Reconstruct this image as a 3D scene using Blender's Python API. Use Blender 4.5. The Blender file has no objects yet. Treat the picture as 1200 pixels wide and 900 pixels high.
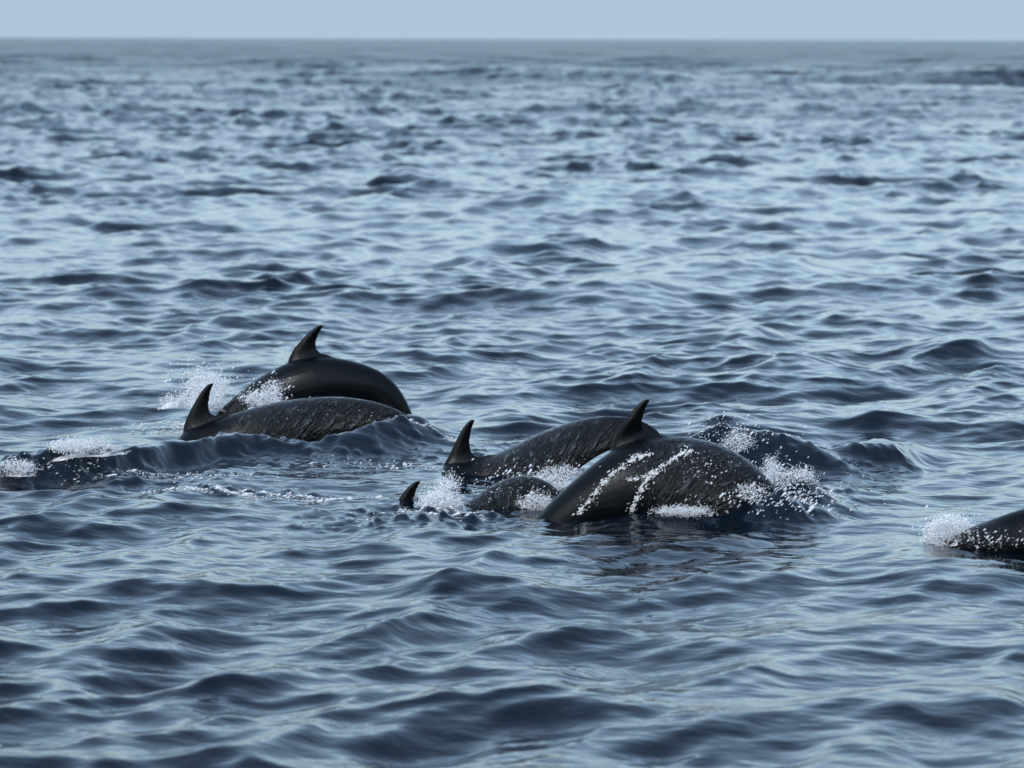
import bpy, bmesh, math, random
import numpy as np
from mathutils import Vector, Matrix
from mathutils.bvhtree import BVHTree

random.seed(7)
rng = np.random.default_rng(11)
S = bpy.context.scene
COL = S.collection

# ------------------------------------------------------------------ camera
CAM_H = 3.1                      # eye height on a small boat, metres above the sea
F_PX = 4167.0                    # 125 mm lens on a 1200 px wide frame
PITCH = math.atan(404.5 / F_PX)
ROLL = math.atan(3.5 / 1200)
cp, sp = math.cos(PITCH), math.sin(PITCH)
FWD = np.array([0, cp, -sp]); UP0 = np.array([0, sp, cp]); RT0 = np.array([1.0, 0, 0])
RT = math.cos(ROLL) * RT0 + math.sin(ROLL) * UP0
UP = -math.sin(ROLL) * RT0 + math.cos(ROLL) * UP0
cam_d = bpy.data.cameras.new('camera'); cam = bpy.data.objects.new('camera', cam_d); COL.objects.link(cam)
cam.matrix_world = Matrix(((RT[0], UP[0], -FWD[0], 0), (RT[1], UP[1], -FWD[1], 0), (RT[2], UP[2], -FWD[2], CAM_H), (0, 0, 0, 1)))
cam_d.sensor_width = 36; cam_d.lens = 125.0; cam_d.clip_start = 0.1; cam_d.clip_end = 60000
cam_d.dof.use_dof = True; cam_d.dof.focus_distance = 24.5; cam_d.dof.aperture_fstop = 3.0
S.camera = cam

# ------------------------------------------------------------------ sky and sun
SUN_EL, SUN_AZ = math.radians(36), math.radians(208)    # behind the camera and to its left, veiled by thin cloud
W = bpy.data.worlds.new('World'); S.world = W; W.use_nodes = True
wn, wl = W.node_tree.nodes, W.node_tree.links
bg = wn['Background']; bg.inputs['Strength'].default_value = 0.12
sky = wn.new('ShaderNodeTexSky'); sky.sky_type = 'NISHITA'; sky.sun_disc = False
sky.sun_elevation = SUN_EL; sky.sun_rotation = SUN_AZ
sky.air_density = 1.0; sky.dust_density = 1.0; sky.ozone_density = 3.0
tc = wn.new('ShaderNodeTexCoord')
sep = wn.new('ShaderNodeSeparateXYZ'); wl.new(tc.outputs['Generated'], sep.inputs[0])
def wmath(op, a, b=None):
    n = wn.new('ShaderNodeMath'); n.operation = op
    for i, v in enumerate((a, b)):
        if v is None: continue
        if isinstance(v, (int, float)): n.inputs[i].default_value = v
        else: wl.new(v, n.inputs[i])
    return n.outputs[0]
# thin blue-grey cloud tints the whole sky
tint = wn.new('ShaderNodeMix'); tint.data_type = 'RGBA'; tint.blend_type = 'MULTIPLY'; tint.inputs['Factor'].default_value = 1.0
tint.inputs['B'].default_value = (3.15, 2.88, 2.52, 1)
wl.new(sky.outputs['Color'], tint.inputs['A'])
# sea haze: the path through it, and so its veil, grows as 1 / sin(elevation)
path = wmath('DIVIDE', -0.085, wmath('MAXIMUM', sep.outputs['Z'], 0.002))
veil = wmath('SUBTRACT', 1.0, wmath('EXPONENT', path))
mix = wn.new('ShaderNodeMix'); mix.data_type = 'RGBA'
mix.inputs['B'].default_value = (3.6, 4.75, 5.85, 1)
cloud = wn.new('ShaderNodeMix'); cloud.data_type = 'RGBA'; cloud.blend_type = 'ADD'; cloud.inputs['Factor'].default_value = 1.0
cloud.inputs['B'].default_value = (0.9, 1.25, 1.55, 1)      # its own even glow
wl.new(tint.outputs['Result'], cloud.inputs['A'])
wl.new(veil, mix.inputs['Factor']); wl.new(cloud.outputs['Result'], mix.inputs['A'])
wl.new(mix.outputs['Result'], bg.inputs['Color'])
sun_d = bpy.data.lights.new('sun', 'SUN'); sun_d.energy = 2.0; sun_d.angle = math.radians(24); sun_d.color = (0.93, 0.97, 1.0)
sun = bpy.data.objects.new('sun', sun_d); COL.objects.link(sun)
sd = Vector((math.sin(SUN_AZ) * math.cos(SUN_EL), math.cos(SUN_AZ) * math.cos(SUN_EL), math.sin(SUN_EL)))
sun.rotation_euler = sd.to_track_quat('Z', 'Y').to_euler()

S.view_settings.view_transform = 'Standard'; S.view_settings.look = 'None'
S.view_settings.exposure = 0.0; S.view_settings.gamma = 1.0; S.view_settings.use_curve_mapping = False
S.cycles.use_denoising = True
S.cycles.max_bounces = 10; S.cycles.diffuse_bounces = 7; S.cycles.transmission_bounces = 8; S.cycles.transparent_max_bounces = 32; S.cycles.caustics_reflective = False; S.cycles.caustics_refractive = False

# ------------------------------------------------------------------ pixel -> point
CAM = np.array([0, 0, CAM_H])
def ray(u, v): return FWD * F_PX + RT * (u - 600.0) + UP * (450.0 - v)
def at(u, v, Y):                 # the point on the pixel's ray at distance Y along the view
    d = ray(u, v); return CAM + d * (Y / d[1])
def on_sea(u, v, z=0.0):
    d = ray(u, v); return CAM + d * ((z - CAM_H) / d[2])
def xcol(u, Y): return at(u, 500, Y)[0]

def mesh_obj(name, verts, faces, mat, smooth=True):
    me = bpy.data.meshes.new(name); me.from_pydata(verts, [], faces)
    if smooth: me.polygons.foreach_set('use_smooth', np.ones(len(me.polygons), dtype=bool))
    me.materials.append(mat); me.update()
    o = bpy.data.objects.new(name, me); COL.objects.link(o); return o

# ------------------------------------------------------------------ materials
def new_mat(name):
    m = bpy.data.materials.new(name); m.use_nodes = True
    return m, m.node_tree.nodes, m.node_tree.links, m.node_tree.nodes['Principled BSDF']

def water_material():
    m, n, l, b = new_mat('sea_water')
    b.inputs['Roughness'].default_value = 0.07
    b.inputs['IOR'].default_value = 1.333
    geo = n.new('ShaderNodeNewGeometry')
    def noise(scale, detail, sx=1, sy=1, rot=0.0, rough=0.5):
        mp = n.new('ShaderNodeMapping'); mp.inputs['Scale'].default_value = (sx, sy, 1); mp.inputs['Rotation'].default_value = (0, 0, rot)
        t = n.new('ShaderNodeTexNoise'); t.inputs['Scale'].default_value = scale; t.inputs['Detail'].default_value = detail
        t.inputs['Roughness'].default_value = rough
        l.new(geo.outputs['Position'], mp.inputs['Vector']); l.new(mp.outputs['Vector'], t.inputs['Vector']); return t
    # ripples too fine for the mesh
    n1 = noise(7.0, 3, 1.0, 1.6, 0.35); n2 = noise(1.6, 3, 1.0, 1.8, 0.3)
    b1 = n.new('ShaderNodeBump'); b1.inputs['Strength'].default_value = 0.55; b1.inputs['Distance'].default_value = 0.010
    l.new(n1.outputs['Fac'], b1.inputs['Height'])
    b2 = n.new('ShaderNodeBump'); b2.inputs['Strength'].default_value = 0.6; b2.inputs['Distance'].default_value = 0.05
    l.new(n2.outputs['Fac'], b2.inputs['Height']); l.new(b1.outputs['Normal'], b2.inputs['Normal'])
    # beyond the reach of the mesh the chop lives on as relief
    n3 = noise(0.12, 6, 1.0, 1.3, 0.25, 0.6); ln = n.new('ShaderNodeVectorMath'); ln.operation = 'LENGTH'
    l.new(geo.outputs['Position'], ln.inputs[0])
    fr = n.new('ShaderNodeMapRange'); fr.inputs['From Min'].default_value = 60; fr.inputs['From Max'].default_value = 400
    l.new(ln.outputs['Value'], fr.inputs['Value'])
    b3 = n.new('ShaderNodeBump'); b3.inputs['Distance'].default_value = 4.0
    l.new(fr.outputs['Result'], b3.inputs['Strength']); l.new(n3.outputs['Fac'], b3.inputs['Height']); l.new(b2.outputs['Normal'], b3.inputs['Normal'])
    l.new(b3.outputs['Normal'], b.inputs['Normal'])
    # foam: a real white froth on the water where the animals broke it
    at_ = n.new('ShaderNodeAttribute'); at_.attribute_name = 'foam'
    f1 = noise(14.0, 6, 1.0, 0.45, 0.5, 0.65)
    ad = n.new('ShaderNodeMath'); ad.operation = 'ADD'; l.new(at_.outputs['Fac'], ad.inputs[0]); l.new(f1.outputs['Fac'], ad.inputs[1])
    rm = n.new('ShaderNodeMapRange'); rm.inputs['From Min'].default_value = 1.0; rm.inputs['From Max'].default_value = 1.14
    l.new(ad.outputs[0], rm.inputs['Value'])
    cx = n.new('ShaderNodeMix'); cx.data_type = 'RGBA'
    cx.inputs['A'].default_value = (0.0012, 0.0046, 0.0095, 1); cx.inputs['B'].default_value = (0.80, 0.84, 0.87, 1)
    l.new(rm.outputs['Result'], cx.inputs['Factor']); l.new(cx.outputs['Result'], b.inputs['Base Color'])
    rr = n.new('ShaderNodeMix'); rr.data_type = 'FLOAT'; rr.inputs['B'].default_value = 0.7
    ro = n.new('ShaderNodeMapRange'); ro.inputs['From Min'].default_value = 35; ro.inputs['From Max'].default_value = 450; ro.inputs['To Min'].default_value = 0.07; ro.inputs['To Max'].default_value = 0.28
    l.new(ln.outputs['Value'], ro.inputs['Value']); l.new(ro.outputs['Result'], rr.inputs['A'])
    l.new(rm.outputs['Result'], rr.inputs['Factor']); l.new(rr.outputs['Result'], b.inputs['Roughness'])
    return m

def skin_material():
    m, n, l, b = new_mat('wet_dolphin_skin')
    tcn = n.new('ShaderNodeAttribute'); tcn.attribute_name = 'rest'; tcn.attribute_type = 'GEOMETRY'
    fa = n.new('ShaderNodeAttribute'); fa.attribute_name = 'film'
    # countershading of the animal itself: dark cape, paler flank and belly
    sep = n.new('ShaderNodeSeparateXYZ'); l.new(tcn.outputs['Vector'], sep.inputs[0])
    ns = n.new('ShaderNodeTexNoise'); ns.inputs['Scale'].default_value = 3.0; ns.inputs['Detail'].default_value = 5
    l.new(tcn.outputs['Vector'], ns.inputs['Vector'])
    m1 = n.new('ShaderNodeMath'); m1.operation = 'MULTIPLY_ADD'; m1.inputs[1].default_value = 0.12
    l.new(ns.outputs['Fac'], m1.inputs[0]); l.new(sep.outputs['Z'], m1.inputs[2])
    rp = n.new('ShaderNodeValToRGB')
    rp.color_ramp.elements[0].position = 0.0; rp.color_ramp.elements[0].color = (0.010, 0.014, 0.019, 1)
    rp.color_ramp.elements[1].position = 1.0; rp.color_ramp.elements[1].color = (0.0012, 0.0018, 0.0028, 1)
    e = rp.color_ramp.elements.new(0.45); e.color = (0.0026, 0.0038, 0.0055, 1)
    mr = n.new('ShaderNodeMapRange'); mr.inputs['From Min'].default_value = -0.22; mr.inputs['From Max'].default_value = 0.25
    l.new(m1.outputs[0], mr.inputs['Value']); l.new(mr.outputs['Result'], rp.inputs['Fac'])
    skin_col = rp.outputs['Color']
    b.inputs['Roughness'].default_value = 0.34; b.inputs['IOR'].default_value = 1.36; b.inputs['Specular IOR Level'].default_value = 0.2
    b.inputs['Coat Weight'].default_value = 0.25; b.inputs['Coat Roughness'].default_value = 0.06; b.inputs['Coat IOR'].default_value = 1.33
    # film of running water over the parts still shedding it
    m0 = n.new('ShaderNodeMapping'); m0.inputs['Rotation'].default_value = (0, 0.75, 0)
    mp = n.new('ShaderNodeMapping'); mp.inputs['Scale'].default_value = (14, 34, 56)
    l.new(tcn.outputs['Vector'], m0.inputs['Vector']); l.new(m0.outputs['Vector'], mp.inputs['Vector'])
    wv = n.new('ShaderNodeTexNoise'); wv.inputs['Scale'].default_value = 1.0; wv.inputs['Detail'].default_value = 4; wv.inputs['Roughness'].default_value = 0.6
    l.new(mp.outputs['Vector'], wv.inputs['Vector'])
    ht = n.new('ShaderNodeMath'); ht.operation = 'MULTIPLY'; l.new(wv.outputs['Fac'], ht.inputs[0]); l.new(fa.outputs['Fac'], ht.inputs[1])
    bp = n.new('ShaderNodeBump'); bp.inputs['Strength'].default_value = 1.0; bp.inputs['Distance'].default_value = 0.07
    l.new(ht.outputs[0], bp.inputs['Height']); l.new(bp.outputs['Normal'], b.inputs['Normal']); l.new(bp.outputs['Normal'], b.inputs['Coat Normal'])
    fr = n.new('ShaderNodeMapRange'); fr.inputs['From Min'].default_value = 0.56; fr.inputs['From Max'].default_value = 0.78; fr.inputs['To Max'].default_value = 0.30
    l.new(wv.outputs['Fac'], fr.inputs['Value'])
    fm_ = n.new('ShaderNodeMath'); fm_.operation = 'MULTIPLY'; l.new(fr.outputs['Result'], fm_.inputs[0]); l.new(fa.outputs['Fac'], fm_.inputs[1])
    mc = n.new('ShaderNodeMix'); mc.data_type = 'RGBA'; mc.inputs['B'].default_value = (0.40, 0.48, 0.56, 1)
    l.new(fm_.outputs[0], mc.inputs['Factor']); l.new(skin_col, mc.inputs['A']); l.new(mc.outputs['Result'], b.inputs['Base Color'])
    cw = n.new('ShaderNodeMath'); cw.operation = 'MULTIPLY_ADD'; cw.inputs[1].default_value = 0.7; cw.inputs[2].default_value = 0.08
    l.new(fa.outputs['Fac'], cw.inputs[0]); l.new(cw.outputs[0], b.inputs['Coat Weight'])
    return m

def froth_shader(n, l, b):
    """white froth scatters light through as well as back"""
    out = n['Material Output']
    d = n.new('ShaderNodeBsdfDiffuse'); d.inputs['Color'].default_value = (0.95, 0.96, 0.97, 1)
    t = n.new('ShaderNodeBsdfTranslucent'); t.inputs['Color'].default_value = (0.95, 0.96, 0.97, 1)
    m = n.new('ShaderNodeMixShader'); m.inputs[0].default_value = 0.5
    l.new(d.outputs[0], m.inputs[1]); l.new(t.outputs[0], m.inputs[2])
    n.remove(b); l.new(m.outputs[0], out.inputs['Surface'])
    return m, d, t, out
def froth_material():
    m, n, l, b = new_mat('white_water')
    froth_shader(n, l, b)
    return m

M_WATER, M_SKIN, M_FROTH = water_material(), skin_material(), froth_material()

# ------------------------------------------------------------------ the sea surface
def smooth01(t): t = np.clip(t, 0, 1); return t * t * (3 - 2 * t)

NW = 190
lam = np.exp(np.linspace(math.log(0.16), math.log(14.0), NW)) * np.exp(rng.normal(0, 0.03, NW))
# slope carried per wavelength: most in the half-metre to two-metre chop
w_s = np.exp(-0.5 * ((np.log(lam) - math.log(0.72)) / 1.0) ** 2) + 0.06
w_s[lam < 0.3] *= 0.95
slope = w_s * math.sqrt(2 * 0.045 / np.sum(w_s ** 2))
amp = slope * lam / (2 * math.pi)
th = math.radians(-90 + 14) + rng.normal(0, 0.62, NW) * np.where(lam < 1.5, 1.05, 0.6)
# every third wave of the short chop belongs to a second, crossing system
cross = (np.arange(NW) % 3 == 0) & (lam < 3.5)
th[cross] = math.radians(-16) + rng.normal(0, 0.30, cross.sum())
ph = rng.uniform(0, 2 * math.pi, NW)
kx, ky = 2 * math.pi / lam * np.cos(th), 2 * math.pi / lam * np.sin(th)

# wave faces and humps the photograph shows singly: pixel, distance, half-width along the crest,
# front and back half-length, height, skew of the crest
def hump(u, v, wx, sf, sb, h, tilt=0.0):
    p = on_sea(u, v); return (p[0], p[1], wx, sf, sb, h, tilt)
HUMPS = [
    hump(955, 440, .50, .55, .9, .16), hump(1130, 418, .55, .6, 1.0, .15), hump(870, 318, 1.1, 1.2, 1.8, .22),
    hump(700, 352, 1.1, 1.0, 1.6, .17), hump(483, 216, .9, 2.0, 3.0, .36), hump(20, 140, 2.0, 4., 6., .75),
    hump(850, 395, .6, .6, 1.0, .07), hump(690, 830, .28, .28, .45, .06), hump(310, 876, .30, .28, .45, .05),
    hump(850, 795, .26, .25, .45, .045), hump(205, 752, .30, .30, .5, .055), hump(420, 750, .30, .3, .5, .04),
    hump(100, 668, .5, .4, .6, .045), hump(1140, 820, .3, .3, .45, .05), hump(1100, 725, .4, .4, .6, .05),
    hump(1160, 690, .4, .35, .6, .05), hump(80, 845, .3, .3, .4, .04), hump(560, 700, .5, .4, .6, .035),
    hump(640, 240, 1.2, 2.0, 2.4, .2), hump(850, 775, .3, .3, .5, .03), hump(1050, 155, 2.5, 4., 6, .4), hump(320, 115, 3, 5, 8, .6),
]
# water heaped up by the animals
def heap(u, Y, wx, sf, sb, h, tilt=0.0): return (xcol(u, Y), Y, wx, sf, sb, h, tilt)
HEAPS = [
    heap(838, 25.6, .34, .26, .5, .33), heap(790, 25.2, .18, .2, .3, .16), heap(925, 25.5, .34, .22, .5, .23),
    heap(1000, 25.9, .30, .26, .6, .14, -.2), heap(1045, 26.0, .25, .26, .5, .13, .1), heap(960, 25.3, .4, .25, .4, .05), heap(960, 24.0, .45, .35, .5, .07), heap(895, 23.45, .26, .20, .4, .22),
    heap(945, 23.3, .24, .2, .4, .13), heap(455, 26.75, .26, .20, .3, .15, .3), heap(478, 27.6, .22, .2, .4, .17), heap(495, 26.9, .22, .25, .3, .10),
    heap(425, 26.45, .3, .22, .3, .11), heap(1160, 20.9, .5, .2, .3, .03), heap(1060, 21.3, .3, .25, .4, .04),
    heap(805, 22.62, .45, .16, .25, .05), heap(905, 22.72, .20, .16, .4, .15), heap(950, 22.8, .2, .15, .35, .09), heap(470, 22.6, .3, .2, .3, .03), heap(700, 22.2, .6, .25, .3, .02),
]
RIDGES = [  # (crest line as pixel column and distance, height along it, front, back)
    ([(-60, 24.6, .10), (0, 24.75, .13), (60, 24.95, .19), (110, 25.15, .21), (160, 25.3, .16), (210, 25.7, .15), (255, 26.1, .17), (310, 26.3, .13), (370, 26.4, .06), (430, 26.4, 0.0)], .19, .5),
    ([(500, 22.9, 0), (450, 22.8, .03), (400, 22.7, .03), (340, 22.5, 0)], .10, .2),
]
CALM = [(xcol(350, 27.5), 27.5, 1.4, 2.0), (xcol(720, 24.3), 24.3, 1.9, 2.2), (xcol(1180, 21.6), 21.6, .9, 1.4)]
TURB = [(350, 26.3, 1.2, .8, .75), (100, 24.9, 1.0, .45, 1.4), (960, 25.6, .7, .5, 1.2), (905, 22.8, .4, .3, 1.4), (455, 22.6, .5, .2, 1.7), (700, 23.6, 1.5, 1.0, .7), (900, 24.0, .6, 1.0, 1.3), (500, 23.0, .6, .4, 1.8), (560, 26.0, .6, .8, .8),
        (300, 24.2, .6, .25, 1.2), (480, 27.0, .4, .6, 1.0), (860, 26, .4, .5, 1.0), (1120, 21.5, .35, .4, .8)]
FOAM = [(75, 24.9, .30, .16, .42), (15, 24.7, .22, .10, .42), (250, 24.15, .30, .10, .36), (330, 24.1, .35, .08, .36), (215, 28.7, .30, .5, .40),
        (510, 23.2, .22, .30, .55), (600, 23.6, .45, .5, .40), (800, 22.75, .20, .10, .45), (900, 23.3, .28, .3, .40), (1100, 21.7, .18, .25, .45),
        (500, 27, .2, .2, .33), (470, 25.7, .4, .25, .34), (210, 25.0, .5, .25, .33), (860, 25.6, .3, .3, .36), (945, 23.4, .25, .3, .40), (1150, 21.5, .25, .06, .4)]

def near_turb(x, y):
    t = np.zeros_like(x)
    for (u, Y, wx, wy, a) in TURB:
        t = np.maximum(t, a * np.exp(-(((x - xcol(u, Y)) / wx) ** 2 + ((y - Y) / wy) ** 2)))
    return t
lamS = np.exp(rng.uniform(math.log(9), math.log(70), 26)); thS = math.radians(-82) + rng.normal(0, .45, 26); phS = rng.uniform(0, 6.28, 26)
ampS = .021 * lamS / 6.28
NT = 46
lamT = np.exp(rng.uniform(math.log(.07), math.log(.34), NT)); thT = rng.uniform(0, 2 * math.pi, NT); phT = rng.uniform(0, 6.28, NT)
ampT = .045 * lamT / 6.28 * 1.3

def sea(x, y, spx=None, spy=None):
    """returns dx, dy, dz of the displaced surface; spx, spy: local grid steps"""
    x = x.astype(np.float32); y = y.astype(np.float32)
    r = np.hypot(x, y)
    dx = np.zeros_like(x); dy = np.zeros_like(x); dz = np.zeros_like(x)
    calm = np.ones_like(x)
    for (cx, cy, wx, wy) in CALM: calm -= 0.6 * np.exp(-(((x - cx) / wx) ** 2 + ((y - cy) / wy) ** 2))
    # gusts: livelier and quieter patches
    gust = (1 + .28 * np.sin(.55 * x + .9 * np.sin(.21 * y)) * np.sin(.23 * y + 1.1 * np.sin(.4 * x + 2)) + .22 * np.sin(1.3 * x + .35 * y) * np.sin(.6 * y - .8 * x + 1)).astype(np.float32)
    rise = (.76 + .95 * smooth01((r - 24) / 100)).astype(np.float32)      # more wind out there
    for i in range(NW):
        a = amp[i]
        f = np.float32(a)
        if spx is not None:
            need = np.maximum(spx * abs(math.cos(th[i])), spy * abs(math.sin(th[i])))
            f = a * smooth01((lam[i] / np.maximum(need, 1e-6) - 2.0) / 2.0).astype(np.float32)
        p = np.float32(kx[i]) * x + np.float32(ky[i]) * y + np.float32(ph[i])
        s, c = np.sin(p), np.cos(p)
        g = f * calm if lam[i] < 6 else f * (0.5 + 0.5 * calm)
        if lam[i] < 4: g = g * gust
        if lam[i] > .3: g = g * rise
        dz += g * c
        q = np.float32(0.85) * g * s
        dx -= np.float32(math.cos(th[i])) * q; dy -= np.float32(math.sin(th[i])) * q
    far = smooth01((r - 60) / 140).astype(np.float32)
    if far.any():
        for i in range(len(lamS)):
            f = ampS[i] * far
            if spx is not None: f = f * smooth01((lamS[i] / np.maximum(spy, 1e-6) - 2.0) / 2.0).astype(np.float32)
            dz += f * np.cos(np.float32(6.2832 / lamS[i]) * (np.float32(math.cos(thS[i])) * x + np.float32(math.sin(thS[i])) * y) + np.float32(phS[i]))
    # the chop runs towards the boat: its leading faces are the steeper ones
    dy -= np.float32(0.55) * dz + np.float32(0.8) * np.maximum(dz, 0) ** 1.5
    for (cx, cy, wx, sf, sb, h, tl) in HUMPS + HEAPS:
        m = (np.abs(x - cx) < 4 * wx) & (np.abs(y - cy) < 4.5 * max(sf, sb))
        if not m.any(): continue
        X, Yv = x[m] - cx, y[m] - cy
        Yv = Yv - tl * X + 0.25 * wx * np.sin(X / wx * 1.7 + cx * 3)
        sg = np.where(Yv < 0, sf, sb)
        e = np.exp(-(X / wx) ** 2) * np.exp(-(Yv / sg) ** 2)
        dz[m] += h * e
    m = (y > 20) & (y < 30) & (np.abs(x) < 7)
    if m.any():
        X, Yv = x[m], y[m]
        acc = np.zeros_like(X)
        for pts, sf, sb in RIDGES:
            P_ = sorted([(xcol(u, Y), Y, h) for u, Y, h in pts])
            px = [p[0] for p in P_]; py = [p[1] for p in P_]; hh = [p[2] for p in P_]
            cy = np.interp(X, px, py) + .05 * np.sin(X * 9) + .03 * np.sin(X * 23 + 1); h = np.interp(X, px, hh, left=0, right=0)
            d = Yv - cy; acc += h * np.exp(-(d / np.where(d < 0, sf, sb)) ** 2)
        tb = near_turb(X, Yv); tz = np.zeros_like(X)
        for i in range(NT):
            k = 6.2832 / lamT[i]
            tz += ampT[i] * np.cos(k * (math.cos(thT[i]) * X + math.sin(thT[i]) * Yv) + phT[i] + 2.0 * np.sin(1.7 * X + i) )
        dz[m] += acc + tb * (tz + 0.8 * np.abs(tz))
    return dx, dy, dz

def build_sea():
    # columns by bearing: fine where the lens looks, coarser all the way round behind
    inner = np.linspace(-9.2, 9.2, 640)
    step = inner[1] - inner[0]; out = []; a = 9.2
    while a < 180:
        step *= 1.14; a += step
        out.append(min(a, 180.0))
    out = np.array(out)
    ang = np.radians(np.concatenate([-out[::-1], inner, out[:-1]]))
    # rows by distance
    rows = [1.0]
    while rows[-1] < 13.0: rows.append(rows[-1] + max(0.12, 1.6 - rows[-1] * .12))
    while rows[-1] < 30: rows.append(rows[-1] + 0.030)
    while rows[-1] < 500: rows.append(rows[-1] * (1 + 0.0009 + 0.0032 * min(1, (rows[-1] - 30) / 30 + .0)))
    while rows[-1] < 2600: rows.append(rows[-1] * 1.011)
    while rows[-1] < 30000: rows.append(rows[-1] * 1.06)
    r = np.array(rows)
    A, R = np.meshgrid(ang, r)
    x, y = R * np.sin(A), R * np.cos(A)
    da = np.gradient(ang); dr = np.gradient(r)
    spx = (R * da[None, :]); spy = np.repeat(dr[:, None], len(ang), 1)
    sh = x.shape
    # grid steps turned from bearing/range into x/y close to the view axis
    X, Y = x.ravel(), y.ravel()
    dx, dy, dz = sea(X, Y, spx.ravel(), spy.ravel())
    co = np.stack([X + dx, Y + dy, dz], 1).astype(np.float32)
    nr, nc = sh
    idx = np.arange(nr * nc).reshape(nr, nc)
    nxt = np.roll(idx, -1, axis=1)
    q = np.stack([idx[:-1], nxt[:-1], nxt[1:], idx[1:]], -1).reshape(-1, 4)[:, ::-1]
    me = bpy.data.meshes.new('sea')
    me.vertices.add(len(co)); me.vertices.foreach_set('co', co.ravel())
    me.loops.add(q.size); me.loops.foreach_set('vertex_index', q.ravel().astype(np.int32))
    me.polygons.add(len(q)); me.polygons.foreach_set('loop_start', np.arange(0, q.size, 4, dtype=np.int32))
    me.polygons.foreach_set('use_smooth', np.ones(len(q), dtype=bool))
    me.update(calc_edges=True)
    fo = np.zeros(len(co), dtype=np.float32)
    for (u, Yc, wx, wy, a) in FOAM:
        fo = np.maximum(fo, a * np.exp(-(((X - xcol(u, Yc)) / wx) ** 2 + ((Y - Yc) / wy) ** 2) ** 1.0))
    at_ = me.attributes.new('foam', 'FLOAT', 'POINT'); at_.data.foreach_set('value', fo.astype(np.float32))
    me.materials.append(M_WATER)
    o = bpy.data.objects.new('sea', me); COL.objects.link(o)
    o['kind'] = 'structure'; o['label'] = 'choppy dark blue sea reaching the horizon'
    print('sea quads', len(q), 'rows', nr, 'cols', nc)
    return o
SEA = build_sea()
def sea_z(x, y):
    _, _, z = sea(np.array([x]), np.array([y])); return float(z[0])

# ------------------------------------------------------------------ dolphins
L = 2.3
SEC = [  # station, half-height, half-width, centre height
    (0.000, .012, .014, -.060), (0.012, .022, .026, -.060), (0.04, .030, .036, -.056), (0.065, .042, .048, -.046), (0.085, .074, .070, -.022),
    (0.11, .100, .092, -.008), (0.15, .124, .116, .0), (0.20, .146, .138, .0), (0.28, .174, .165, .0), (0.36, .194, .185, 0), (0.45, .200, .190, 0),
    (0.55, .184, .172, 0), (0.64, .154, .138, 0), (0.73, .118, .096, 0), (0.81, .086, .060, 0), (0.88, .060, .036, 0), (0.93, .042, .026, 0), (0.97, .026, .022, 0), (0.985, .01, .012, 0)]
sx = np.array([s[0] for s in SEC]) * L
def prof(x, c): return np.interp(x, sx, [s[c] for s in SEC])
FIN0, FIN_CH, FIN_H = 0.445 * L, 0.29, 0.27

def loft(bm, rings, cap=True):
    vs = [[bm.verts.new(p) for p in r] for r in rings]
    n = len(rings[0])
    for a, b in zip(vs, vs[1:]):
        for i in range(n): bm.faces.new((a[i], a[(i + 1) % n], b[(i + 1) % n], b[i]))
    if cap: bm.faces.new(vs[0][::-1]); bm.faces.new(vs[-1])

def foil(le, te, thick, place):
    """closed wing section between leading and trailing edge stations"""
    ts = [0, .04, .14, .32, .55, .8, 1.0]
    th_ = [0, .45, .8, 1.0, .85, .45, .06]
    up = [(le + (te - le) * t, thick * h) for t, h in zip(ts, th_)]
    lo = [(x, -y) for x, y in up[-1:0:-1]]
    return [place(x, y) for x, y in up[:] + lo]

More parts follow.
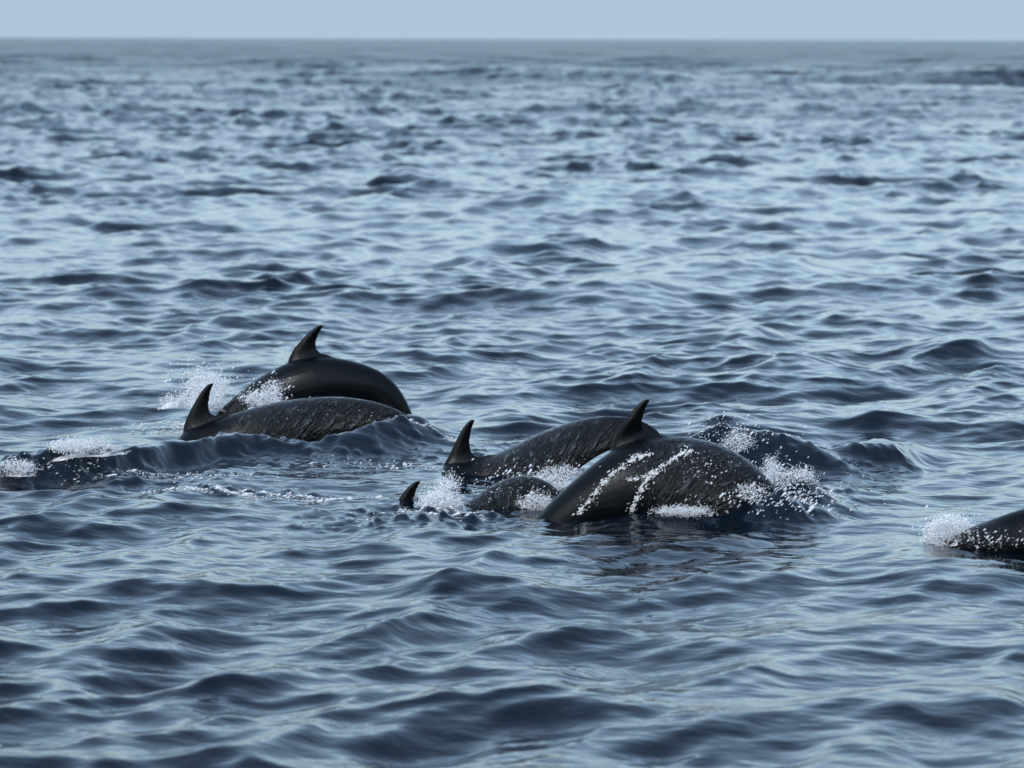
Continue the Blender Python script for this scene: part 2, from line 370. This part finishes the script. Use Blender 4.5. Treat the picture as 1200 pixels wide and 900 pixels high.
def dolphin_prototype():
    bm = bmesh.new()
    xs = np.concatenate([np.linspace(0, .12, 14) * L, np.linspace(.13, .985, 60) * L])
    # smoothed profile
    fine = np.linspace(0, .985 * L, 400)
    def sm(c):
        y = prof(fine, c); k = np.ones(13) / 13; yp = np.pad(y, 6, mode='edge'); return np.convolve(yp, k, 'valid')
    hz, hy, cz = sm(1), sm(2), sm(3)
    rings = []
    for x in xs:
        a, b, c = np.interp(x, fine, hz), np.interp(x, fine, hy), np.interp(x, fine, cz)
        ring = []
        for i in range(32):
            t = 2 * math.pi * i / 32
            ring.append((x, b * math.sin(t), c + a * math.cos(t)))
        rings.append(ring)
    loft(bm, rings)
    # dorsal fin: falcate, swept towards the tail
    rings = []
    for t in np.linspace(-.25, 1.0, 16):
        tt = max(t, 0)
        le = FIN0 + FIN_CH * np.interp(tt, [0, .2, .45, .7, .88, 1], [0, .16, .35, .56, .74, .94])
        te = FIN0 + FIN_CH * np.interp(tt, [0, .1, .25, .5, .75, .92, 1], [1.16, .99, .90, .88, .97, 1.08, 1.14])
        if t < 0: le -= .05 * (-t) * 4 * .3; te += .03
        zb = .198 - .012
        thick = .034 * (1 - .5 * tt) + (.012 * max(0, 1 - abs(t) / .2))
        rings.append(foil(le, te, thick, lambda x, y, t=t: (x, y, zb + FIN_H * t)))
    loft(bm, rings)
    # flippers
    for s in (-1, 1):
        rings = []
        for t in np.linspace(-.15, 1, 10):
            tt = max(t, 0)
            le = .235 * L + .26 * np.interp(tt, [0, .5, 1], [0, .35, 1.0]); te = le + .15 * np.interp(tt, [0, .3, .7, 1], [1, 1.05, .7, .12])
            rings.append(foil(le, te, .022 * (1 - .7 * tt), lambda x, y, t=t: (x, s * (.10 + .20 * t), -.10 - .20 * t + y)))
        loft(bm, rings)
    # flukes
    for s in (-1, 1):
        rings = []
        for t in np.linspace(-.1, 1, 10):
            tt = max(t, 0)
            le = .925 * L + .19 * np.interp(tt, [0, .4, .8, 1], [0, .3, .75, 1.05]); te = .995 * L + np.interp(tt, [0, .25, .7, 1], [0, .045, .03, .035])
            rings.append(foil(le, te, .018 * (1 - .75 * tt), lambda x, y, t=t: (x, s * .27 * t, y)))
        loft(bm, rings)
    bmesh.ops.recalc_face_normals(bm, faces=bm.faces)
    me = bpy.data.meshes.new('proto'); bm.to_mesh(me); bm.free()
    o = bpy.data.objects.new('proto', me); COL.objects.link(o)
    r = o.modifiers.new('r', 'REMESH'); r.mode = 'VOXEL'; r.voxel_size = .0075
    s = o.modifiers.new('s', 'SMOOTH'); s.factor = .5; s.iterations = 5
    d = o.modifiers.new('d', 'DECIMATE'); d.ratio = .22
    dg = bpy.context.evaluated_depsgraph_get()
    m2 = bpy.data.meshes.new_from_object(o.evaluated_get(dg))
    bpy.data.objects.remove(o)
    co = np.zeros(len(m2.vertices) * 3); m2.vertices.foreach_get('co', co)
    print('dolphin tris', len(m2.polygons))
    return m2, co.reshape(-1, 3), (fine, hz, cz)
PROTO, PCO, PPROF = dolphin_prototype()

def catmull(pts, n=24):
    P_ = np.array(pts, float); P_ = np.vstack([2 * P_[0] - P_[1], P_, 2 * P_[-1] - P_[-2]]); out = []
    for i in range(1, len(P_) - 2):
        p0, p1, p2, p3 = P_[i - 1:i + 3]
        for t in np.linspace(0, 1, n, endpoint=False):
            out.append(.5 * ((2 * p1) + (-p0 + p2) * t + (2 * p0 - 5 * p1 + 4 * p2 - p3) * t * t + (-p0 + 3 * p1 - 3 * p2 + p3) * t ** 3))
    out.append(P_[-2]); return np.array(out)

def dolphin(label, line, Y, fin_u, film, yaw=0.0, roll=0.0, fin_h=1.0, fin_w=1.0, size=1.0, rear=1.6, girth=1.1, lean=0.0):
    """line: the animal's back from head side to tail side; each point stands at distance Y (+ yaw)"""
    u0 = fin_u
    pts = [at(u, v, Y + yaw * (xcol(u, Y) - xcol(u0, Y))) for u, v in line]
    C = catmull(pts)
    s = np.concatenate([[0], np.cumsum(np.linalg.norm(np.diff(C, axis=0), axis=1))])
    uu = np.interp(np.arange(len(C)), np.arange(len(C)), [600 + F_PX * c[0] / c[1] for c in C])
    # smooth resample
    ss = np.linspace(0, s[-1], 300)
    C = np.stack([np.interp(ss, s, C[:, k]) for k in range(3)], 1)
    for _ in range(14): C[1:-1] = .25 * C[:-2] + .5 * C[1:-1] + .25 * C[2:]
    ucol = 600 + F_PX * C[:, 0] / (C[:, 1] * cp + (CAM_H - C[:, 2]) * sp)
    s_fin = ss[np.argmin(np.abs(ucol - fin_u))]
    fine, hz, cz = PPROF
    x, y, z = PCO[:, 0].copy(), PCO[:, 1], PCO[:, 2].copy()
    top = np.interp(x, fine, cz + hz)
    ex = np.maximum(z - top + .004, 0) * (np.abs(y) < .06)
    fm = smooth01(ex / .05) * (x > FIN0 - .15) * (x < FIN0 + .6)
    z = z + ex * (fin_h - 1) * (x > FIN0 - .1) * (x < FIN0 + .6)
    x = x + fm * (x - FIN0 - FIN_CH * .5) * (fin_w - 1)
    tail = np.maximum(x - FIN0 - FIN_CH, 0)
    sv = s_fin + (x - FIN0 + tail * (rear - 1)) * size
    gi = np.interp(x, [FIN0 - .35, FIN0 + .25], [1.0, girth]); gs = size * gi
    T = np.gradient(C, axis=0); T /= np.linalg.norm(T, axis=1)[:, None]
    def samp(a, q):
        return np.stack([np.interp(q, ss, a[:, k]) for k in range(3)], 1)
    over = np.minimum(sv, 0)[:, None] * T[0] + np.maximum(sv - ss[-1], 0)[:, None] * T[-1]
    Tv = samp(T, sv); Tv /= np.linalg.norm(Tv, axis=1)[:, None]
    Cv = samp(C, sv) + over
    side = np.array([-yaw, 1.0, 0]); side /= np.linalg.norm(side)
    Bv = np.tile(side, (len(sv), 1)); Nv = np.cross(Tv, Bv); Nv[Nv[:, 2] < 0] *= 1
    Bv = np.cross(Nv, Tv)
    hv = np.interp(x, fine, hz)
    tp = np.interp(x, fine, cz + hz)
    w = np.minimum(z - tp, 0) * gs + np.maximum(z - tp, 0) * size
    y = y * np.where(z > tp, 1.0, .5 + .5 * gi)
    # roll about the body axis (one radius below the back)
    zc = w + hv * gs; yc = y * size
    cr, sr = math.cos(roll), math.sin(roll)
    zr = zc * cr - yc * sr; yr = zc * sr + yc * cr
    P_ = Cv + Nv * (zr - hv * gs)[:, None] + Bv * yr[:, None]
    # the fin itself is stiff: it keeps one frame however the back bends
    xm = FIN0 + FIN_CH * .5; sm_ = s_fin + FIN_CH * .5 * size
    Cm, Tm = samp(C, [sm_])[0], samp(T, [sm_])[0]; Tm /= np.linalg.norm(Tm); Nm = np.cross(Tm, side); Bm = np.cross(Nm, Tm)
    fx, fz = (x - xm) * size, w; cl, sl = math.cos(lean), math.sin(lean)
    PR = Cm + Tm * (fx * cl + fz * sl)[:, None] + Nm * (fz * cl - fx * sl)[:, None] + Bm * (y * size)[:, None]
    wt = (smooth01(ex / .17) * (x > FIN0 - .12) * (x < FIN0 + .6))[:, None]
    P_ = P_ * (1 - wt) + PR * wt
    me = PROTO.copy(); me.name = 'dolphin'
    me.vertices.foreach_set('co', P_.astype(np.float32).ravel())
    me.polygons.foreach_set('use_smooth', np.ones(len(me.polygons), dtype=bool))
    r_ = me.attributes.new('rest', 'FLOAT_VECTOR', 'POINT'); r_.data.foreach_set('vector', PCO.astype(np.float32).ravel())
    d = P_ - CAM; zz = d @ FWD
    pu, pv = 600 + F_PX * (d @ RT) / zz, 450 - F_PX * (d @ UP) / zz
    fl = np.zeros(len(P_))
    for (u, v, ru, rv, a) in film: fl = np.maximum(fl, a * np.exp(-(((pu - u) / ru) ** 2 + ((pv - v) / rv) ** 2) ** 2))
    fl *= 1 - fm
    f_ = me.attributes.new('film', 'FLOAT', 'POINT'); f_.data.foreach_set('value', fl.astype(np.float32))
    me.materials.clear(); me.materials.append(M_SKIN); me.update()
    o = bpy.data.objects.new('dolphin', me); COL.objects.link(o)
    o['label'] = label; o['category'] = 'dolphin'; o['group'] = 'dolphins surfacing together'
    return o

D1 = dolphin('black dolphin arched clear of the water above its neighbour, curved fin atop its back',
    [(205, 560), (228, 520), (250, 489), (270, 469), (295, 448), (318, 434), (335, 426), (355, 420), (380, 418), (405, 421), (430, 428), (452, 439), (469, 457), (482, 482), (495, 520), (500, 560)],
    28.5, 334, [(300, 470, 40, 30, .25)], girth=1.25, fin_h=.95, fin_w=1.0, lean=.16)
D2 = dolphin('streaky wet dolphin with upright fin at the waterline, beside the arched one',
    [(160, 580), (185, 548), (205, 520), (216, 506), (248, 494), (280, 483), (320, 472), (360, 466), (400, 465), (440, 471), (475, 485), (505, 508), (530, 540)],
    27.1, 213, [(400, 490, 110, 40, 1.2)], girth=1.55, rear=1.9, fin_h=1.08, fin_w=1.0, lean=.14)
D3 = dolphin('dolphin with streaky rounded back beside the smooth diving one, fin standing apart',
    [(485, 630), (503, 590), (515, 560), (523, 545), (550, 541), (565, 538), (590, 528), (630, 508), (670, 494), (700, 488), (728, 488), (752, 493), (772, 506), (790, 530), (805, 565)],
    25.3, 519, [(650, 520, 90, 45, 1.3)], girth=1.45, rear=1.8, fin_h=1.08, fin_w=.78, lean=-.02)
D4 = dolphin('smooth grey dolphin diving steeply with ribbons of white water across its flank',
    [(575, 690), (602, 645), (630, 606), (655, 579), (690, 548), (716, 529), (742, 518), (768, 513), (800, 512), (838, 519), (874, 537), (904, 565), (928, 605), (945, 650)],
    22.95, 713, [(830, 560, 80, 60, .9)], girth=1.8, rear=1.9, fin_h=.98, fin_w=.95, roll=0.08, lean=.22)
D5 = dolphin('mostly submerged dolphin showing a small fin tip and wet back in foam',
    [(425, 670), (442, 632), (456, 610), (480, 606), (510, 604), (545, 590), (575, 569), (605, 558), (632, 560), (655, 575), (675, 600), (690, 640)],
    23.6, 450, [(590, 580, 80, 40, 1.0)], girth=1.4, rear=1.7, fin_h=.85, fin_w=.85, lean=-.05)
D6 = dolphin('dolphin back rising from a patch of white foam, away from the others',
    [(1010, 720), (1045, 672), (1080, 650), (1110, 632), (1140, 617), (1170, 606), (1200, 596), (1240, 587), (1280, 583), (1320, 585), (1360, 596), (1400, 615), (1440, 645), (1470, 690)],
    21.5, 1275, [(1150, 632, 60, 18, .8)], fin_h=1.0, fin_w=1.0)
bpy.data.meshes.remove(PROTO)

# ------------------------------------------------------------------ white water thrown up
ICO_V = np.array([(1, 0, 0), (-1, 0, 0), (0, 1, 0), (0, -1, 0), (0, 0, 1), (0, 0, -1)], float)
ICO_F = np.array([(0, 2, 4), (2, 1, 4), (1, 3, 4), (3, 0, 4), (2, 0, 5), (1, 2, 5), (3, 1, 5), (0, 3, 5)])
NV = 6

class Froth:
    def __init__(self): self.p, self.r, self.d, self.e = [], [], [], []; self.sheets = []
    def drop(self, p, r, d=(0, 0, 1), e=1.0):
        self.p.append(p); self.r.append(r); self.d.append(d); self.e.append(e)
    def build(self, label):
        n = len(self.p); p, r, d, e = map(np.array, (self.p, self.r, self.d, self.e))
        d = d / np.linalg.norm(d, axis=1)[:, None]
        V = np.repeat(ICO_V[None] * (1 + rng.normal(0, .16, (n, NV, 1))), 1, 0)
        V = V * r[:, None, None]
        along = np.einsum('nij,nj->ni', V, d)
        V = V + d[:, None, :] * (along * (e - 1)[:, None])[..., None] + p[:, None, :]
        F = ICO_F[None] + (np.arange(n) * NV)[:, None, None]
        vs, fs = V.reshape(-1, 3).tolist(), F.reshape(-1, 3).tolist(); nd = len(fs); n0 = len(vs); fl = [np.zeros((n0, 3))]; bd = [np.zeros(n0)]
        for (SV, SF, SB) in self.sheets:
            nv, nu = SV.shape[:2]; b0 = len(vs); vs += SV.reshape(-1, 3).tolist(); fl.append(SF.reshape(-1, 3)); bd.append(SB.ravel())
            fs += [(b0 + j * nu + i, b0 + j * nu + i + 1, b0 + (j + 1) * nu + i + 1, b0 + (j + 1) * nu + i) for j in range(nv - 1) for i in range(nu - 1)]
        o = mesh_obj('splash', vs, fs, M_FROTH)
        if self.sheets:
            me = o.data; me.materials.append(M_LACE)
            mi = np.zeros(len(fs), dtype=np.int32); mi[nd:] = 1; me.polygons.foreach_set('material_index', mi)
            a_ = me.attributes.new('flow', 'FLOAT_VECTOR', 'POINT'); a_.data.foreach_set('vector', np.concatenate(fl).astype(np.float32).ravel())
            a_ = me.attributes.new('body', 'FLOAT', 'POINT'); a_.data.foreach_set('value', np.concatenate(bd).astype(np.float32))
        o['kind'] = 'stuff'; o['label'] = label; o['category'] = 'splash'
        return o

def strands(fr, u, v, Y, ru, rv, n, lean=.5, length=.12, size=.010, dj=.10, pts=7):
    """short thrown threads of water breaking into drops"""
    for _ in range(int(n * 5)):
        a = rng.uniform(0, 6.28); q = math.sqrt(rng.uniform()) * (1 if rng.uniform() < .8 else 1.35)
        y = Y + rng.normal(0, dj)
        p = at(u + ru * q * math.cos(a), v + rv * q * math.sin(a), y)
        d = np.array([lean + rng.normal(0, .28), rng.normal(0, .25), .6 + rng.normal(0, .28)]); d /= np.linalg.norm(d)
        l = length * rng.uniform(.3, 1.4); s0 = .38 * size * math.exp(rng.normal(0, .35))
        for k in range(rng.integers(2, pts + 1)):
            t = k / pts
            fr.drop(p + d * l * t + rng.normal(0, .012, 3) - np.array([0, 0, .5 * l * t * t]), s0 * (1 - .6 * t) * rng.uniform(.4, 1.1), d, rng.uniform(1.0, 2.4))
SHEET = []
def lace_material():
    m, n, l, b = new_mat('lacy_white_water'); fs, fd, ft, fo = froth_shader(n, l, b)
    a = n.new('ShaderNodeAttribute'); a.attribute_name = 'flow'
    mp = n.new('ShaderNodeMapping'); mp.inputs['Scale'].default_value = (34, 13, 1)
    t = n.new('ShaderNodeTexNoise'); t.inputs['Scale'].default_value = 1.0; t.inputs['Detail'].default_value = 5; t.inputs['Roughness'].default_value = 0.62
    l.new(a.outputs['Vector'], mp.inputs['Vector']); l.new(mp.outputs['Vector'], t.inputs['Vector'])
    k = n.new('ShaderNodeAttribute'); k.attribute_name = 'body'
    ad = n.new('ShaderNodeMath'); ad.operation = 'ADD'; l.new(t.outputs['Fac'], ad.inputs[0]); l.new(k.outputs['Fac'], ad.inputs[1])
    r = n.new('ShaderNodeMapRange'); r.inputs['From Min'].default_value = 0.52; r.inputs['From Max'].default_value = 0.70
    l.new(ad.outputs[0], r.inputs['Value'])
    tr = n.new('ShaderNodeBsdfTransparent'); mx = n.new('ShaderNodeMixShader')
    l.new(r.outputs['Result'], mx.inputs[0]); l.new(tr.outputs[0], mx.inputs[1]); l.new(fs.outputs[0], mx.inputs[2]); l.new(mx.outputs[0], fo.inputs['Surface'])
    bp = n.new('ShaderNodeBump'); bp.inputs['Distance'].default_value = 0.02; l.new(t.outputs['Fac'], bp.inputs['Height']); l.new(bp.outputs['Normal'], fd.inputs['Normal'])
    return m
M_LACE = lace_material()
def sheet(fr, base, Y, rise, lean=.5, n=3, dj=.08, dens=.0):
    """curling tongues of broken water: base line in pixels at distance Y, thrown 'rise' metres up"""
    C = catmull(base, 12)
    for q in range(n):
        nu, nv = 40, 14; y0 = Y + rng.normal(0, dj); sd = rng.uniform(0, 50)
        P0 = np.array([at(u, v, y0) for u, v in C[np.linspace(0, len(C) - 1, nu).astype(int)]])
        S_ = np.linspace(0, 1, nu); hmod = np.clip(.55 + .35 * np.sin(S_ * 9 + sd) + .3 * np.sin(S_ * 23 + 2 * sd), .12, 1.3) * np.sin(np.pi * np.clip(S_ * .96 + .02, 0, 1)) ** .5
        w = np.linalg.norm(P0[-1] - P0[0]); V, FL, BD = [], [], []
        curl = rng.normal(0, .5)
        for j in range(nv):
            t = j / (nv - 1); h = rise * hmod * t
            V.append(P0 + np.stack([lean * h + .015 * np.sin(S_ * 30 + sd + 4 * t), curl * h * t + .03 * np.sin(S_ * 17 + sd), h * (1 - .25 * t) - .015], 1))
            FL.append(np.stack([S_ * w, h * 1.2, np.full(nu, sd)], 1)); BD.append((.10 - .22 * t ** .8 + dens) * np.ones(nu) - .25 * np.maximum(0, np.abs(S_ - .5) * 2 - .7))
        fr.sheets.append((np.array(V), np.array(FL), np.array(BD)))
def specks(fr, u, v, Y, ru, rv, n, size=.006, dj=.1):
    for _ in range(int(n * 1.6)):
        p = at(u + rng.normal(0, ru), v + rng.normal(0, rv), Y + rng.normal(0, dj))
        fr.drop(p, size * .55 * math.exp(rng.normal(0, .45)), (.6, 0, .6), rng.uniform(1, 3.5))
def surface_specks(fr, u, Y, wx, wy, n, size=.008):
    x0 = xcol(u, Y); n = int(n * 2); xs = x0 + rng.normal(0, wx, n); ys = Y + rng.normal(0, wy, n)
    _, _, z = sea(xs, ys)
    for x, y, zz in zip(xs, ys, z): fr.drop(np.array([x, y, zz + .004]), size * .42 * math.exp(rng.normal(0, .5)), (1, .3, .25), rng.uniform(1.2, 4))

def bvh_of(o):
    me = o.data; return BVHTree.FromPolygons([v.co for v in me.vertices], [list(p.vertices) for p in me.polygons])
def cast(bvh, u, v):
    d = Vector(ray(u, v)).normalized(); hit = bvh.ray_cast(Vector(CAM), d)
    return (np.array(hit[0]), np.array(hit[1])) if hit[0] is not None else (None, None)
def ribbon(fr, bvh, path, size=.010, n=60, spread=2.0, fray=0.5):
    C = catmull([(u, v) for u, v in path], 20)
    for k in range(int(n * 5)):
        q = rng.integers(0, len(C)); c = C[q]
        if rng.uniform() > .62 + .45 * math.sin(q * .55 + path[0][0]): continue
        p, nn = cast(bvh, c[0] + rng.standard_t(3) * spread * .65, c[1] + rng.standard_t(3) * spread * .65)
        if p is None: continue
        fr.drop(p + nn * .004, size * .34 * math.exp(rng.normal(0, .4)), (.75, 0, .6), rng.uniform(1.0, 3.0))
def body_specks(fr, bvh, u, v, ru, rv, n, size=.006):
    for _ in range(n):
        p, nn = cast(bvh, u + rng.normal(0, ru), v + rng.normal(0, rv))
        if p is None: continue
        fr.drop(p + nn * .003, size * .36 * math.exp(rng.normal(0, .5)), (.75, 0, .6), rng.uniform(1.0, 3))

f = Froth()                                   # behind the arched dolphin
strands(f, 240, 455, 28.6, 26, 16, 150, .6, .16, .010); strands(f, 215, 468, 28.5, 26, 8, 70, .6, .1, .008); specks(f, 235, 445, 28.6, 26, 14, 120)
surface_specks(f, 215, 28.4, .22, .3, 120)
sheet(f, [(185, 478), (215, 474), (250, 478), (272, 482)], 28.55, .26, .5, 6, .08, .06); sheet(f, [(225, 476), (262, 476)], 28.5, .32, .3, 4, .08, .05)
f.build('white spray fanning up beside the arched dolphin')
f = Froth(); b1, b2 = bvh_of(D1), bvh_of(D2)  # between the first two
strands(f, 305, 468, 27.55, 20, 7, 80, .6, .12, .009, .05); strands(f, 318, 457, 27.6, 12, 8, 40, .4, .12, .007, .05); specks(f, 315, 455, 27.6, 16, 8, 60)
body_specks(f, b2, 400, 485, 45, 10, 60, .004)
sheet(f, [(278, 484), (300, 478), (335, 470)], 27.5, .14, .6, 3, .04, .05)
f.build('white water trapped between the arched dolphin and the one before it')
f = Froth()
surface_specks(f, 475, 26.9, .22, .14, 90, .006); surface_specks(f, 470, 25.7, .35, .15, 60, .006)
f.build('thin flecks of foam beside the streaky backed dolphin')
f = Froth()                                   # breaking ridge
strands(f, 82, 524, 24.95, 24, 6, 130, .7, .10, .009, .06); strands(f, 18, 549, 24.7, 22, 7, 90, .7, .08, .009, .06); strands(f, 112, 525, 25.05, 14, 8, 60, .7, .12, .007, .06)
surface_specks(f, 150, 24.95, .5, .12, 160, .006)
sheet(f, [(45, 545), (80, 535), (120, 532), (150, 530)], 24.95, .10, .9, 5, .06, .05); sheet(f, [(-20, 560), (10, 556), (45, 556)], 24.7, .09, .8, 4, .06, .05)
f.build('white crest breaking along a dark low wave')
f = Froth()
surface_specks(f, 255, 24.1, .22, .06, 110, .008); surface_specks(f, 330, 24.05, .3, .06, 120, .007); surface_specks(f, 380, 23.8, .2, .05, 40, .006)
f.build('scattered foam flecks floating before the low wave')
f = Froth(); b5 = bvh_of(D5)                  # small fin
strands(f, 515, 592, 23.4, 22, 12, 190, .2, .10, .010, .10); strands(f, 525, 572, 23.4, 12, 12, 60, .2, .12, .008, .08); strands(f, 456, 596, 23.7, 6, 6, 14, -.3, .06, .006, .03)
surface_specks(f, 500, 23.0, .2, .12, 160, .007); body_specks(f, b5, 590, 575, 36, 18, 200, .004)
sheet(f, [(488, 610), (505, 606), (548, 606)], 23.45, .20, .15, 5, .08, .05)
f.build('white foam boiling round the small fin tip')
f = Froth(); b3, b4 = bvh_of(D3), bvh_of(D4)  # between the two in the middle
strands(f, 630, 568, 23.75, 38, 9, 120, .6, .11, .008, .06); strands(f, 655, 555, 24.0, 24, 7, 60, .6, .1, .007, .06); strands(f, 625, 590, 23.4, 18, 10, 70, .6, .1, .008, .05)
specks(f, 625, 565, 23.8, 36, 12, 150); body_specks(f, b3, 640, 542, 40, 7, 70, .0045)
sheet(f, [(580, 590), (620, 580), (670, 566)], 23.8, .16, .7, 4, .06, .03); sheet(f, [(600, 606), (640, 600)], 23.3, .12, .7, 3, .05)
f.build('lacy white water washing between the smooth diving dolphin and its neighbours')
f = Froth()                                   # on the diving dolphin
ribbon(f, b4, [(676, 602), (690, 588), (708, 566), (724, 551), (745, 537), (762, 533)], .008, 170, 2.2)
ribbon(f, b4, [(740, 600), (748, 580), (758, 562), (775, 548), (795, 534), (812, 528)], .008, 170, 1.8)
ribbon(f, b4, [(735, 562), (750, 560), (765, 552)], .006, 40, 1.2)
body_specks(f, b4, 828, 545, 22, 10, 110, .0045); body_specks(f, b4, 815, 578, 45, 16, 90, .0035)
f.build('white ribbons of water streaming over the smooth diving dolphin')
f = Froth()                                   # its tail splash
strands(f, 915, 563, 23.3, 24, 9, 110, .5, .12, .009, .08); strands(f, 905, 553, 23.3, 8, 12, 46, -.1, .12, .008, .05); strands(f, 942, 560, 23.35, 10, 9, 46, .6, .10, .007, .06)
strands(f, 800, 600, 22.58, 30, 4, 130, .6, .05, .007, .03); specks(f, 880, 580, 23.0, 40, 13, 260, .006); specks(f, 900, 560, 23.2, 36, 14, 120, .005)
surface_specks(f, 905, 23.2, .3, .2, 150, .006); specks(f, 905, 585, 22.55, 34, 9, 130, .006); strands(f, 880, 578, 22.6, 16, 8, 30, .5, .08, .007, .05)
sheet(f, [(880, 585), (905, 580), (930, 580), (962, 575)], 23.25, .17, .5, 4, .08, .03); sheet(f, [(893, 575), (912, 575)], 23.3, .2, -.1, 2, .04)
f.build('white splash thrown up behind the smooth diving dolphin')
f = Froth()
strands(f, 862, 518, 25.2, 14, 12, 60, .6, .1, .007, .08); specks(f, 850, 505, 25.5, 40, 10, 90, .005); surface_specks(f, 840, 25.6, .3, .15, 120, .006)
sheet(f, [(845, 535), (870, 525), (890, 512)], 25.2, .10, .7, 3, .06)
f.build('fine spray on the dark heap of water past the diving dolphin')
f = Froth(); b6 = bvh_of(D6)
strands(f, 1112, 620, 21.55, 22, 12, 190, .5, .10, .009, .08); strands(f, 1095, 632, 21.55, 14, 8, 80, .4, .08, .008, .06); body_specks(f, b6, 1155, 632, 22, 6, 120, .007)
specks(f, 1105, 615, 21.55, 18, 10, 80, .006)
sheet(f, [(1078, 648), (1105, 640), (1140, 628)], 21.55, .16, .3, 5, .07, .06)
f.build('clump of white foam beside the lone dolphin back')
